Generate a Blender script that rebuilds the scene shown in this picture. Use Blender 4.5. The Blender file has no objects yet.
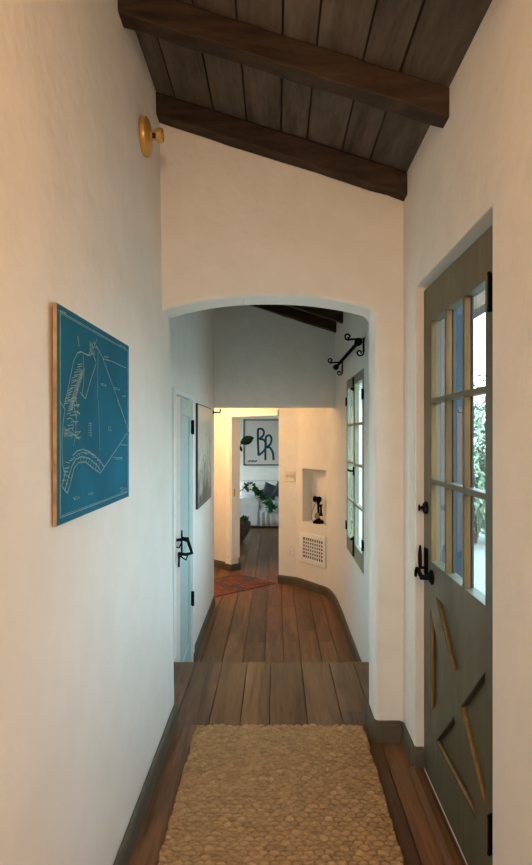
import bpy, bmesh, math, random
import numpy as np
from mathutils import Vector, Matrix
random.seed(7)
C = bpy.context.scene.collection
LOC = {}
ZL = -0.36            # lower hall floor

# ------------------------------------------------------------------ materials
def new_mat(name):
    m = bpy.data.materials.new(name); m.use_nodes = True
    nt = m.node_tree; b = nt.nodes['Principled BSDF']
    return m, nt, b
def N(nt, t, **kw):
    n = nt.nodes.new(t)
    for k, v in kw.items(): setattr(n, k, v)
    return n
def simple(name, col, rough=.6, metal=0., var=.12, scale=12., bump=.0, bscale=60.):
    m, nt, b = new_mat(name)
    tc = N(nt, 'ShaderNodeTexCoord'); nz = N(nt, 'ShaderNodeTexNoise'); nz.inputs['Scale'].default_value = scale
    nz.inputs['Detail'].default_value = 4
    nt.links.new(tc.outputs['Object'], nz.inputs['Vector'])
    r = N(nt, 'ShaderNodeValToRGB')
    r.color_ramp.elements[0].position = .3; r.color_ramp.elements[1].position = .7
    r.color_ramp.elements[0].color = (*[c*(1-var) for c in col], 1)
    r.color_ramp.elements[1].color = (*[min(1, c*(1+var)) for c in col], 1)
    nt.links.new(nz.outputs['Fac'], r.inputs['Fac']); nt.links.new(r.outputs['Color'], b.inputs['Base Color'])
    b.inputs['Roughness'].default_value = rough; b.inputs['Metallic'].default_value = metal; b.inputs['Specular IOR Level'].default_value = .25
    if bump:
        n2 = N(nt, 'ShaderNodeTexNoise'); n2.inputs['Scale'].default_value = bscale; n2.inputs['Detail'].default_value = 6
        nt.links.new(tc.outputs['Object'], n2.inputs['Vector'])
        bp = N(nt, 'ShaderNodeBump'); bp.inputs['Strength'].default_value = bump; bp.inputs['Distance'].default_value = .01
        nt.links.new(n2.outputs['Fac'], bp.inputs['Height']); nt.links.new(bp.outputs['Normal'], b.inputs['Normal'])
    return m
def plaster(name, col):
    m, nt, b = new_mat(name)
    tc = N(nt, 'ShaderNodeTexCoord')
    n1 = N(nt, 'ShaderNodeTexNoise'); n1.inputs['Scale'].default_value = 3.0; n1.inputs['Detail'].default_value = 3
    n2 = N(nt, 'ShaderNodeTexNoise'); n2.inputs['Scale'].default_value = 26; n2.inputs['Detail'].default_value = 5
    n3 = N(nt, 'ShaderNodeTexNoise'); n3.inputs['Scale'].default_value = 7; n3.inputs['Detail'].default_value = 6
    for n in (n1, n2, n3): nt.links.new(tc.outputs['Object'], n.inputs['Vector'])
    r = N(nt, 'ShaderNodeValToRGB'); r.color_ramp.elements[0].position = .35; r.color_ramp.elements[1].position = .7
    r.color_ramp.elements[0].color = (*[c*.95 for c in col[:2]], col[2]*.93, 1); r.color_ramp.elements[1].color = (*col, 1)
    nt.links.new(n3.outputs['Fac'], r.inputs['Fac']); nt.links.new(r.outputs['Color'], b.inputs['Base Color'])
    ad = N(nt, 'ShaderNodeMath', operation='MULTIPLY_ADD'); ad.inputs[1].default_value = .16
    nt.links.new(n2.outputs['Fac'], ad.inputs[0]); nt.links.new(n1.outputs['Fac'], ad.inputs[2])
    bp = N(nt, 'ShaderNodeBump'); bp.inputs['Strength'].default_value = .5; bp.inputs['Distance'].default_value = .03
    nt.links.new(ad.outputs[0], bp.inputs['Height']); nt.links.new(bp.outputs['Normal'], b.inputs['Normal'])
    b.inputs['Roughness'].default_value = .75
    return m
def wood(name, dark, light, axis='Y', rough=.5, bump=.25, use_rnd=True, stretch=12., scale=9., spec=.22, wave=0.):
    """long-grain wood; per-board tint comes from the 'rnd' attribute of the mesh"""
    m, nt, b = new_mat(name)
    tc = N(nt, 'ShaderNodeTexCoord'); mp = N(nt, 'ShaderNodeMapping')
    s = [1., 1., 1.]; s['XYZ'.index(axis)] = 1./stretch
    mp.inputs['Scale'].default_value = s
    src = tc.outputs['Object']
    at = N(nt, 'ShaderNodeAttribute', attribute_name='rnd')
    if use_rnd:
        vm = N(nt, 'ShaderNodeVectorMath', operation='SCALE'); vm.inputs[3].default_value = 37.
        nt.links.new(at.outputs['Color'], vm.inputs[0])
        va = N(nt, 'ShaderNodeVectorMath', operation='ADD')
        nt.links.new(src, va.inputs[0]); nt.links.new(vm.outputs[0], va.inputs[1]); src = va.outputs[0]
    nt.links.new(src, mp.inputs['Vector'])
    n1 = N(nt, 'ShaderNodeTexNoise'); n1.inputs['Scale'].default_value = scale; n1.inputs['Detail'].default_value = 8
    n1.inputs['Roughness'].default_value = .65; n1.inputs['Distortion'].default_value = 1.2
    nt.links.new(mp.outputs[0], n1.inputs['Vector'])
    n2 = N(nt, 'ShaderNodeTexNoise'); n2.inputs['Scale'].default_value = scale*9; n2.inputs['Detail'].default_value = 4
    nt.links.new(mp.outputs[0], n2.inputs['Vector'])
    mx = N(nt, 'ShaderNodeMath', operation='MULTIPLY_ADD'); mx.inputs[1].default_value = .35
    nt.links.new(n2.outputs['Fac'], mx.inputs[0]); nt.links.new(n1.outputs['Fac'], mx.inputs[2])
    out = mx.outputs[0]
    if wave:
        wv = N(nt, 'ShaderNodeTexWave'); wv.wave_type = 'RINGS'; wv.inputs['Scale'].default_value = 6; wv.inputs['Distortion'].default_value = 9
        wv.inputs['Detail'].default_value = 3
        nt.links.new(mp.outputs[0], wv.inputs['Vector'])
        m2 = N(nt, 'ShaderNodeMath', operation='MULTIPLY_ADD'); m2.inputs[1].default_value = wave
        nt.links.new(wv.outputs['Fac'], m2.inputs[0]); nt.links.new(out, m2.inputs[2]); out = m2.outputs[0]
    r = N(nt, 'ShaderNodeValToRGB'); r.color_ramp.elements[0].position = .42; r.color_ramp.elements[1].position = .95
    r.color_ramp.elements[0].color = (*dark, 1); r.color_ramp.elements[1].color = (*light, 1)
    nt.links.new(out, r.inputs['Fac'])
    col = r.outputs['Color']
    if use_rnd:
        sp = N(nt, 'ShaderNodeSeparateColor'); nt.links.new(at.outputs['Color'], sp.inputs[0])
        ml = N(nt, 'ShaderNodeMath', operation='MULTIPLY_ADD'); ml.inputs[1].default_value = .45; ml.inputs[2].default_value = .77
        nt.links.new(sp.outputs[0], ml.inputs[0])
        mc = N(nt, 'ShaderNodeVectorMath', operation='SCALE'); nt.links.new(col, mc.inputs[0]); nt.links.new(ml.outputs[0], mc.inputs[3])
        col = mc.outputs[0]
    nt.links.new(col, b.inputs['Base Color'])
    bp = N(nt, 'ShaderNodeBump'); bp.inputs['Strength'].default_value = bump; bp.inputs['Distance'].default_value = .006
    nt.links.new(out, bp.inputs['Height']); nt.links.new(bp.outputs['Normal'], b.inputs['Normal'])
    b.inputs['Roughness'].default_value = rough; b.inputs['Specular IOR Level'].default_value = spec
    return m
def glass_mat():
    m = bpy.data.materials.new('window_glass'); m.use_nodes = True; nt = m.node_tree
    nt.nodes.clear()
    o = N(nt, 'ShaderNodeOutputMaterial'); mx = N(nt, 'ShaderNodeMixShader'); t = N(nt, 'ShaderNodeBsdfTransparent')
    t.inputs[0].default_value = (.93, .96, .96, 1)
    g = N(nt, 'ShaderNodeBsdfGlossy'); g.inputs['Roughness'].default_value = .01
    f = N(nt, 'ShaderNodeFresnel'); f.inputs[0].default_value = 1.5
    gm = N(nt, 'ShaderNodeNewGeometry'); sb = N(nt, 'ShaderNodeMath', operation='SUBTRACT'); sb.inputs[0].default_value = 1; nt.links.new(gm.outputs['Backfacing'], sb.inputs[1])
    ml = N(nt, 'ShaderNodeMath', operation='MULTIPLY'); nt.links.new(f.outputs[0], ml.inputs[0]); nt.links.new(sb.outputs[0], ml.inputs[1])
    nt.links.new(ml.outputs[0], mx.inputs[0]); nt.links.new(t.outputs[0], mx.inputs[1]); nt.links.new(g.outputs[0], mx.inputs[2])
    nt.links.new(mx.outputs[0], o.inputs[0]); return m
def emis(name, col, s):
    m, nt, b = new_mat(name); b.inputs['Emission Color'].default_value = (*col, 1); b.inputs['Emission Strength'].default_value = s
    return m
def rug_mat():
    m, nt, b = new_mat('red_kilim')
    tc = N(nt, 'ShaderNodeTexCoord'); v = N(nt, 'ShaderNodeTexVoronoi'); v.inputs['Scale'].default_value = 8; v.distance = 'MANHATTAN'
    nt.links.new(tc.outputs['Object'], v.inputs['Vector'])
    r = N(nt, 'ShaderNodeValToRGB'); r.color_ramp.interpolation = 'CONSTANT'
    cols = [(0, (.02, .02, .03)), (.16, (.17, .025, .012)), (.40, (.035, .022, .022)), (.48, (.24, .06, .025)), (.66, (.13, .02, .010)), (.85, (.05, .04, .035))]
    r.color_ramp.elements[0].position = 0; r.color_ramp.elements[0].color = (*cols[0][1], 1)
    r.color_ramp.elements[1].position = cols[1][0]; r.color_ramp.elements[1].color = (*cols[1][1], 1)
    for p, c in cols[2:]: e = r.color_ramp.elements.new(p); e.color = (*c, 1)
    nt.links.new(v.outputs['Distance'], r.inputs['Fac']); nt.links.new(r.outputs['Color'], b.inputs['Base Color'])
    b.inputs['Roughness'].default_value = .95; return m
def photo_mat():
    m, nt, b = new_mat('grey_artwork')
    tc = N(nt, 'ShaderNodeTexCoord'); n = N(nt, 'ShaderNodeTexNoise'); n.inputs['Scale'].default_value = 4; n.inputs['Detail'].default_value = 10; n.inputs['Roughness'].default_value = .75
    n.inputs['Distortion'].default_value = 1.
    nt.links.new(tc.outputs['Object'], n.inputs['Vector'])
    r = N(nt, 'ShaderNodeValToRGB'); r.color_ramp.elements[0].position = .42; r.color_ramp.elements[1].position = .60
    r.color_ramp.elements[0].color = (.055, .055, .045, 1); r.color_ramp.elements[1].color = (.58, .56, .46, 1)
    # darker hills along the lower edge of the print
    sx = N(nt, 'ShaderNodeSeparateXYZ'); nt.links.new(tc.outputs['Object'], sx.inputs[0])
    a = N(nt, 'ShaderNodeMath', operation='MULTIPLY_ADD'); a.inputs[1].default_value = .45; nt.links.new(sx.outputs[2], a.inputs[0]); nt.links.new(n.outputs['Fac'], a.inputs[2])
    g = N(nt, 'ShaderNodeMath', operation='SUBTRACT'); g.inputs[1].default_value = .12; nt.links.new(a.outputs[0], g.inputs[0])
    nt.links.new(g.outputs[0], r.inputs['Fac']); nt.links.new(r.outputs['Color'], b.inputs['Base Color'])
    b.inputs['Roughness'].default_value = .35; return m

M = {}
M['plaster'] = plaster('white_plaster', (.80, .77, .72))
M['stucco'] = plaster('outside_stucco', (.75, .74, .72))
M['floor'] = wood('floor_boards', (.042, .018, .008), (.245, .115, .048), rough=.40, bump=.18, stretch=14, spec=.2)
M['plank'] = wood('ceiling_boards', (.045, .034, .026), (.175, .140, .110), rough=.8, bump=.8, stretch=7, scale=7)
M['beam'] = wood('beam_wood', (.009, .006, .004), (.066, .040, .025), axis='X', rough=.65, bump=1.0, use_rnd=False, stretch=5, scale=6, wave=.12)
M['olive'] = wood('olive_paint', (.072, .070, .044), (.150, .143, .092), axis='Z', rough=.45, bump=.12, use_rnd=False, stretch=8, scale=6)
M['gold'] = wood('worn_brown_edge', (.070, .035, .009), (.19, .108, .030), axis='Z', rough=.5, bump=.2, use_rnd=False, stretch=8, scale=12)
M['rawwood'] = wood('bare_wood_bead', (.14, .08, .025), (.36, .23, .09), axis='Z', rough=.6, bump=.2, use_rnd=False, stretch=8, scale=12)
M['base'] = simple('grey_green_baseboard_paint', (.100, .085, .056), .5, var=.15, scale=8)
M['winpaint'] = simple('sage_window_paint', (.22, .24, .17), .5)
M['iron'] = simple('black_iron', (.010, .010, .011), .5, .0, bump=.3, bscale=80)
M['iron'].node_tree.nodes['Principled BSDF'].inputs['Specular IOR Level'].default_value = .0
M['brass'] = simple('brass', (.62, .40, .12), .38, .55, var=.08)
M['white'] = simple('white_paint', (.80, .80, .78), .45, var=.03)
M['teal'] = simple('pale_teal_paint', (.42, .56, .55), .4, var=.06)
M['ivory'] = simple('ivory_plate', (.72, .66, .54), .4, var=.03)
M['dark'] = simple('hollow_shade', (.015, .013, .012), .9)  # near-black colour standing for the shade inside openings
M['glass'] = glass_mat()
M['art'] = photo_mat()
M['print'] = simple('blueprint_blue', (.002, .125, .215), .85, var=.22, scale=3.5)
M['line'] = simple('chalky_line', (.24, .37, .37), .8, var=.25, scale=40)
M['ply'] = simple('plywood_edge', (.36, .23, .11), .7, var=.3, scale=30)
M['jute'] = wood('jute_fibre', (.21, .13, .062), (.60, .385, .20), axis='X', rough=.95, bump=.6, stretch=3, scale=45, spec=.05)
M['kilim'] = rug_mat()
M['slip'] = simple('slipcover_white', (.66, .63, .62), .9, var=.06, bump=.2, bscale=30)
M['cushion'] = simple('charcoal_velvet', (.045, .045, .05), .9)
M['throw'] = simple('aqua_pattern_cloth', (.36, .55, .56), .9, var=.4, scale=20)
M['leaf'] = simple('leaf_green', (.035, .13, .035), .45, var=.5, scale=9)
M['darkleaf'] = simple('dark_leaf_green', (.014, .055, .022), .4, var=.4)
M['pot'] = simple('brown_clay', (.10, .075, .055), .6)
M['canvas'] = simple('canvas_offwhite', (.60, .54, .49), .9, var=.05, scale=4)
M['ink'] = simple('teal_ink', (.006, .055, .085), .8)
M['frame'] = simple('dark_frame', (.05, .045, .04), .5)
M['bush'] = simple('garden_leaf', (.13, .20, .13), .5, var=.5, scale=3)
M['bark'] = simple('bark', (.09, .065, .045), .9)
M['paving'] = simple('pale_paving', (.22, .24, .23), .9)
M['slate'] = simple('slate_post_paint', (.020, .036, .050), .6)
M['mauve'] = simple('mauve_grey_paint', (.095, .078, .078), .6)
M['globe'] = emis('lamp_globe_warm', (1, .72, .42), 6)
M['ridge'] = simple('phone_grey_cord', (.16, .15, .14), .6)

# ------------------------------------------------------------------ mesh tools
class MB:
    def __init__(s, M_=None): s.v = []; s.f = []; s.T = M_ or Matrix.Identity(4); s.rnd = []
    def add(s, vs, fs, r=None):
        o = len(s.v); s.v += [s.T @ Vector(p) for p in vs]; s.f += [[i+o for i in f] for f in fs]
        if r is not None: s.rnd += [r]*len(vs)
        else: s.rnd += [0.5]*len(vs)
        return s
    def box(s, x0, x1, y0, y1, z0, z1, r=None):
        return s.add([(x0,y0,z0),(x1,y0,z0),(x1,y1,z0),(x0,y1,z0),(x0,y0,z1),(x1,y0,z1),(x1,y1,z1),(x0,y1,z1)],
                     [(0,3,2,1),(4,5,6,7),(0,1,5,4),(1,2,6,5),(2,3,7,6),(3,0,4,7)], r)
    def hexa(s, vs, r=None):      # bottom ring (4) then top ring (4)
        return s.add(vs, [(0,3,2,1),(4,5,6,7),(0,1,5,4),(1,2,6,5),(2,3,7,6),(3,0,4,7)], r)
    def prism(s, poly, axis, a, b):
        """poly: list of 2D points; extruded along axis from a to b"""
        n = len(poly); vs = []
        for t in (a, b):
            for p, q in poly:
                vs.append({'x': (t, p, q), 'y': (p, t, q), 'z': (p, q, t)}[axis])
        fs = [list(range(n)), list(range(n, 2*n))[::-1]] + [(i, i+n, (i+1) % n+n, (i+1) % n) for i in range(n)]
        return s.add(vs, fs)
    def tube(s, pts, r, seg=10, closed=False, caps=True):
        pts = [Vector(p) for p in pts]; n = len(pts)
        rr = r if isinstance(r, (list, tuple)) else [r]*n
        tang = []
        for i in range(n):
            a = pts[max(i-1, 0)]; b = pts[min(i+1, n-1)]
            if closed: a = pts[(i-1) % n]; b = pts[(i+1) % n]
            tang.append((b-a).normalized())
        up = Vector((0, 0, 1)) if abs(tang[0].z) < .9 else Vector((1, 0, 0))
        u = tang[0].cross(up).normalized(); vs = []; fs = []
        for i in range(n):
            u = (u-tang[i]*u.dot(tang[i])).normalized(); w = tang[i].cross(u)
            for k in range(seg):
                an = 2*math.pi*k/seg; vs.append(pts[i]+(u*math.cos(an)+w*math.sin(an))*rr[i])
        m = n if closed else n-1
        for i in range(m):
            j = (i+1) % n
            for k in range(seg): fs.append((i*seg+k, i*seg+(k+1) % seg, j*seg+(k+1) % seg, j*seg+k))
        if caps and not closed: fs += [list(range(seg))[::-1], [(n-1)*seg+k for k in range(seg)]]
        return s.add(vs, fs)
    def lathe(s, c, axis, prof, seg=24):
        """prof: list of (radius, distance along axis)"""
        c = Vector(c); a = Vector(axis).normalized(); up = Vector((0,0,1)) if abs(a.z) < .9 else Vector((1,0,0))
        u = a.cross(up).normalized(); w = a.cross(u); vs = []; fs = []
        for r, h in prof:
            for k in range(seg):
                an = 2*math.pi*k/seg; vs.append(c+a*h+(u*math.cos(an)+w*math.sin(an))*max(r, 1e-4))
        for i in range(len(prof)-1):
            for k in range(seg): fs.append((i*seg+k, i*seg+(k+1) % seg, (i+1)*seg+(k+1) % seg, (i+1)*seg+k))
        fs += [list(range(seg))[::-1], [(len(prof)-1)*seg+k for k in range(seg)]]
        return s.add(vs, fs)
    def ribbon(s, pts, w, depth):
        """flat stroke on the plane x = const (pts are 3D, normal +x)"""
        for a, b in zip(pts[:-1], pts[1:]):
            a = Vector(a); b = Vector(b); d = (b-a)
            if d.length < 1e-5: continue
            d.normalize(); n = Vector((0, -d.z, d.y))*w/2; e = d*w*.3; x = Vector((depth, 0, 0))
            s.hexa([a-e-n, b+e-n, b+e+n, a-e+n, a-e-n+x, b+e-n+x, b+e+n+x, a-e+n+x])
        return s
    def build(s, name, mat, parent=None, smooth=False, bevel=0., bseg=2, sub=0, loc=None, rnd=False, angle=35):
        base = Vector((0,0,0)); p = parent
        if p is not None: base = LOC[p.name]
        o_loc = Vector(loc) if loc is not None else base.copy()
        me = bpy.data.meshes.new(name); me.from_pydata([tuple(v-o_loc) for v in s.v], [], s.f)
        bm = bmesh.new(); bm.from_mesh(me); bmesh.ops.recalc_face_normals(bm, faces=bm.faces); bm.to_mesh(me); bm.free()
        if rnd:
            ca = me.color_attributes.new('rnd', 'FLOAT_COLOR', 'POINT')
            ca.data.foreach_set('color', np.array([[r, (r*7.3) % 1, (r*3.7) % 1, 1] for r in s.rnd], dtype=np.float32).ravel())
        me.materials.append(M[mat])
        if smooth:
            me.polygons.foreach_set('use_smooth', [True]*len(me.polygons))
            if smooth != 'all': me.set_sharp_from_angle(angle=math.radians(angle))
        o = bpy.data.objects.new(name, me); C.objects.link(o); o.location = o_loc - base
        if parent is not None: o.parent = parent
        LOC[o.name] = o_loc
        if bevel:
            b = o.modifiers.new('bevel', 'BEVEL'); b.width = bevel; b.segments = bseg; b.limit_method = 'ANGLE'; b.angle_limit = math.radians(30)
        if sub:
            b = o.modifiers.new('sub', 'SUBSURF'); b.levels = sub; b.render_levels = sub
        return o

def tag(o, label, cat, group=None, kind=None):
    o['label'] = label; o['category'] = cat
    if group: o['group'] = group
    if kind: o['kind'] = kind
    return o
def thing(name, label, cat, loc, group=None):
    o = bpy.data.objects.new(name, None); C.objects.link(o); o.location = loc; o.empty_display_size = .1
    LOC[o.name] = Vector(loc); return tag(o, label, cat, group)
def struct(o, label=None):
    o['kind'] = 'structure'
    if label: o['label'] = label
    return o
def carve(o, cutters, bevel=.012):
    """cut openings out of a wall, then soften its edges"""
    dump = []
    for i, c in enumerate(cutters):
        me = bpy.data.meshes.new('cut'); me.from_pydata([tuple(v-LOC[o.name]) for v in c.v], [], c.f)
        bm = bmesh.new(); bm.from_mesh(me); bmesh.ops.recalc_face_normals(bm, faces=bm.faces); bm.to_mesh(me); bm.free()
        co = bpy.data.objects.new('cut', me); C.objects.link(co); dump.append(co)
        md = o.modifiers.new('cut', 'BOOLEAN'); md.operation = 'DIFFERENCE'; md.solver = 'EXACT'; md.object = co
    bpy.context.view_layer.update()
    dg = bpy.context.evaluated_depsgraph_get()
    new = bpy.data.meshes.new_from_object(o.evaluated_get(dg)); o.modifiers.clear(); o.data = new
    for co in dump: bpy.data.objects.remove(co)
    if bevel:
        b = o.modifiers.new('bevel', 'BEVEL'); b.width = bevel; b.segments = 4; b.limit_method = 'ANGLE'; b.angle_limit = math.radians(40)
        o.data.polygons.foreach_set('use_smooth', [True]*len(o.data.polygons)); o.data.set_sharp_from_angle(angle=math.radians(50))
        b.harden_normals = True
    return o
def sweep(name, pts, side, z0, h, t, mat):
    """moulding along a plan polyline; side=+1 puts it to the left of the walking direction"""
    P = [Vector((x, y)) for x, y in pts]; n = len(P); off = []
    for i in range(n):
        ds = []
        if i > 0: ds.append((P[i]-P[i-1]).normalized())
        if i < n-1: ds.append((P[i+1]-P[i]).normalized())
        ns = [Vector((-d.y, d.x))*side for d in ds]
        m = sum(ns, Vector((0, 0))).normalized(); off.append(m/max(.5, m.dot(ns[0])))
    prof = [(.001, 0), (t, 0), (t, h*.80), (t*.75, h*.86), (t*.75, h*.95), (t*.45, h), (.001, h)]
    vs = []; fs = []; k = len(prof)
    for i in range(n):
        for d, z in prof: q = P[i]+off[i]*d; vs.append((q.x, q.y, z0+z))
    for i in range(n-1):
        for j in range(k): fs.append((i*k+j, i*k+(j+1) % k, (i+1)*k+(j+1) % k, (i+1)*k+j))
    fs += [list(range(k)), [(n-1)*k+j for j in range(k)][::-1]]
    return struct(MB().add(vs, fs).build(name, mat))

# ------------------------------------------------------------------ setting
def ceilZ(x): return 2.622+.32*(.594-x)

def boards(name, x0, x1, y0, y1, ztop, wmin, wmax, lmin, lmax, zfun=None, gap=.003, th=.02, under=.4, mat='floor', seed=1):
    rg = random.Random(seed); mb = MB(); x = x0
    if zfun is None: mb.box(x0, x1, y0, y1, ztop-under, ztop-th, .05)
    while x < x1-.01:
        w = rg.uniform(wmin, wmax); xe = min(x+w, x1)
        if x1-xe < .04: xe = x1
        y = y0 if lmin > 90 else y0-rg.uniform(0, lmin)
        while y < y1:
            ye = y+rg.uniform(lmin, lmax); a = max(y, y0); b = min(ye, y1)
            if b-a > .02:
                r = rg.random(); g = gap/2
                X0, X1, Y0, Y1 = x+g, xe-g, a+g*.5, b-g*.5
                if zfun is None:
                    mb.hexa([(X0,Y0,ztop-th-.002),(X1,Y0,ztop-th-.002),(X1,Y1,ztop-th-.002),(X0,Y1,ztop-th-.002),(X0+.001,Y0,ztop),(X1-.001,Y0,ztop),(X1-.001,Y1,ztop),(X0+.001,Y1,ztop)], r)
                else:
                    d = rg.uniform(0, .004)
                    za, zb = zfun(X0)+d, zfun(X1)+d
                    mb.hexa([(X0,Y0,za),(X1,Y0,zb),(X1,Y1,zb),(X0,Y1,za),(X0,Y0,za+.03),(X1,Y0,zb+.03),(X1,Y1,zb+.03),(X0,Y1,za+.03)], r)
            y = ye
        x = xe
    if zfun is not None:
        mb.hexa([(x0,y0,zfun(x0)+.032),(x1,y0,zfun(x1)+.032),(x1,y1,zfun(x1)+.032),(x0,y1,zfun(x0)+.032),
                 (x0,y0,zfun(x0)+.12),(x1,y0,zfun(x1)+.12),(x1,y1,zfun(x1)+.12),(x0,y1,zfun(x0)+.12)], .02)
    return struct(mb.build(name, mat, rnd=True))

boards('floor', -.655, .64, -3.0, 3.906, 0.0, .135, .20, 1.6, 3.0, under=.36, seed=4)
boards('floor.001', -2.8, 1.1, 3.906, 13.2, ZL, .13, .20, 1.5, 2.8, under=.2, seed=9)
st = MB().box(-.58, .64, 3.908, 4.17, ZL+.002, -.18, .4); struct(st.build('trim_step', 'floor', rnd=True), 'wooden step between the two floor levels')
boards('ceiling', -.83, .83, -3.0, 6.62, 0, .085, .19, 99, 100, zfun=ceilZ, gap=.007, mat='plank', seed=3)
struct(MB().box(-1.8, 1.0, 6.70, 9.6, 2.02, 2.12).build('ceiling.001', 'plaster'))
struct(MB().box(-2.8, 1.2, 8.2, 13.2, 2.5, 2.6).build('ceiling.002', 'plaster'))

# near hall, left wall (leans out slightly, as hand-plastered walls do)
lx = lambda z: -.505-.013*z
w = MB().hexa([(-.70,-3,0),(lx(0),-3,0),(lx(0),3.10,0),(-.70,3.10,0),(-.70,-3,3.06),(lx(3.06),-3,3.06),(lx(3.06),3.10,3.06),(-.70,3.10,3.06)])
struct(w.build('wall_left', 'plaster', bevel=.018, bseg=4, smooth=True))
# near hall, right wall with the recess of the garden door
w = MB().prism([(.594, 0), (.80, 0), (.80, ceilZ(.80)), (.594, ceilZ(.594)+.02)], 'y', -3, 2.90).build('wall_right', 'plaster')
carve(w, [MB().box(.5, .9, 1.705, 2.65, .012, 2.062)], bevel=.014); struct(w)
# arch wall
w = MB().prism([(-.60, 0), (.80, 0), (.80, ceilZ(.80)), (-.60, ceilZ(-.60)+.02)], 'y', 2.89, 3.10).build('wall_arch', 'plaster')
prof = [(-.56, -.1), (.462, -.1)]
xa, xb = -.56, .462
for i in range(0, 41):
    u = 1-2*i/40; x = -.035+.497*u if u > 0 else -.035+.525*u
    e = min(1, (1-abs(u))/.035)
    z = (2.0 if u < 0 else 2.012)+(.078 if u < 0 else .066)*(1-abs(u)**2.2)-(.02*(1-math.sqrt(1-(1-e)**2)) if u > 0 else 0)
    prof.append((x, z))

carve(w, [MB().prism(prof, 'y', 2.8, 3.2)], bevel=.022); struct(w)
# middle hall
w = MB().box(-.82, -.655, 3.09, 6.56, ZL, 3.06).build('wall_hall_left', 'plaster')
carve(w, [MB().box(-.9, -.6, 4.00, 4.785, ZL-.1, 1.70), MB().box(-.9, -.6, 3.22, 3.82, .5, 1.6)], bevel=.012); struct(w)
inner = [(.64, 3.09), (.64, 5.95), (.637, 6.28), (.628, 6.52), (.612, 6.70), (.59, 6.82), (.56, 6.90), (.30, 7.31), (.265, 7.355), (.22, 7.395), (.13, 7.45), (.03, 7.50)]
outer = [(.12, 7.60), (.5, 7.76), (1.0, 7.70), (1.0, 6.5), (.80, 6.1), (.80, 3.09)]
w = MB().prism(inner+outer, 'z', ZL, 2.66).build('wall_hall_right', 'plaster')
dv = Vector((.26, -.41, 0)).normalized(); nv = Vector((-dv.y, dv.x, 0))      # along the wall / into the wall
if nv.x < 0: nv = -nv
W0 = Vector((.30, 7.31, 0))
FR = Matrix(((dv.x, nv.x, 0, W0.x), (dv.y, nv.y, 0, W0.y), (0, 0, 1, 0), (0, 0, 0, 1)))   # local: x along wall, y into wall
L = Vector((.26, -.41)).length
nicheb = MB(FR).box(.02, L*.985, -.1, .135, .415, 1.035)
carve(w, [MB().box(.5, .9, 4.52, 5.62, .41, 1.92), MB().box(.5, .9, 3.3, 4.15, .6, 1.6), nicheb], bevel=.008); struct(w)
w = MB().box(-.83, 1.0, 6.55, 6.71, 1.722, 3.12).build('wall_header', 'plaster', bevel=.025, bseg=4, smooth=True); struct(w)
struct(MB().box(-1.75, -.80, 6.42, 6.56, ZL, 2.1).build('wall_vestibule_front', 'plaster'))
struct(MB().box(-1.85, -1.70, 6.42, 9.5, ZL, 2.1).build('wall_vestibule_left', 'plaster'))
# doorway wall, at an angle
F0 = Vector((-.595, 8.17)); R0 = Vector((.03, 7.50)); dd = (F0-R0).normalized(); bk = Vector((-dd.y, dd.x))
if bk.y < 0: bk = -bk
FD = Matrix(((dd.x, bk.x, 0, F0.x), (dd.y, bk.y, 0, F0.y), (0, 0, 1, 0), (0, 0, 0, 1)))   # local x: away to the left, y: through the wall
LD = (F0-R0).length
struct(MB(FD).box(0, 1.65, 0, .13, ZL, 2.5).build('wall_doorway_left', 'plaster', bevel=.006))
struct(MB(FD).box(-LD, 0, 0, .13, 1.665, 2.5).build('wall_doorway_top', 'plaster'))
# casing and jamb lining of the doorway
tr = MB(FD); tr.box(.0, .085, -.018, .0, ZL+.16, 1.735).box(-.022, .0, -.006, .136, ZL+.16, 1.665)
tr.box(-.028, .088, -.024, .0, ZL, ZL+.155).box(-.029, .0, -.012, .138, ZL, ZL+.0)
struct(tr.build('trim_doorway_left', 'white', bevel=.003), 'white painted door casing with plinth')
struct(MB(FD).box(-LD+.002, -.001, -.014, .0, 1.665, 1.735).build('trim_doorway_top', 'white', bevel=.003))
pl = MB(FD); pl.box(-.030, .09, -.028, -.0245, ZL, ZL+.09).box(-.034, -.0295, -.024, .14, ZL, ZL+.09)
struct(pl.build('baseboard_doorway_plinth', 'base'))
# far room
struct(MB().box(-2.8, 1.2, 12.9, 13.1, ZL, 2.55).build('wall_far_back', 'plaster'))
struct(MB().box(1.0, 1.15, 7.6, 13.1, ZL, 2.55).build('wall_far_right', 'plaster'))
struct(MB().box(-2.8, -1.6, 9.24, 9.36, ZL, 2.55).build('wall_far_front', 'plaster'))
struct(MB().box(.1, 1.05, 7.62, 7.75, ZL, 2.55).build('wall_far_corner', 'plaster'))
w = MB().box(-2.8, -2.65, 9.3, 13.1, ZL, 2.55).build('wall_far_left', 'plaster')
carve(w, [MB().box(-2.9, -2.5, 9.9, 12.5, .2, 2.1)], bevel=0); struct(w)
# behind the camera
w = MB().box(-.7, .8, -3.1, -2.95, 0, 3.06).build('wall_back', 'plaster')
carve(w, [MB().box(-.42, .5, -3.2, -2.9, .7, 2.2)], bevel=0); struct(w)
# room behind the left door
w = MB().box(-2.9, -2.8, 3.97, 6.3, ZL, 2.2).build('wall_side_left', 'plaster')
carve(w, [MB().box(-3, -2.7, 4.3, 6.0, .1, 1.9)], bevel=0); struct(w)
struct(MB().box(-2.9, -.82, 3.90, 3.97, ZL, 2.2).build('wall_side_front', 'plaster'))
struct(MB().box(-2.9, -1.86, 6.3, 6.4, ZL, 2.2).build('wall_side_back', 'plaster'))
struct(MB().box(-1.85, -.83, 6.3, 6.4, ZL, 2.2).build('wall_side_back.001', 'plaster'))
struct(MB().box(-2.9, -.825, 3.9, 6.4, 2.2, 2.3).build('ceiling.003', 'plaster'))
struct(MB().box(-2.9, -.83, -3.25, 3.89, -.9, -.5).build('floor_yard.002', 'paving'))

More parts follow.
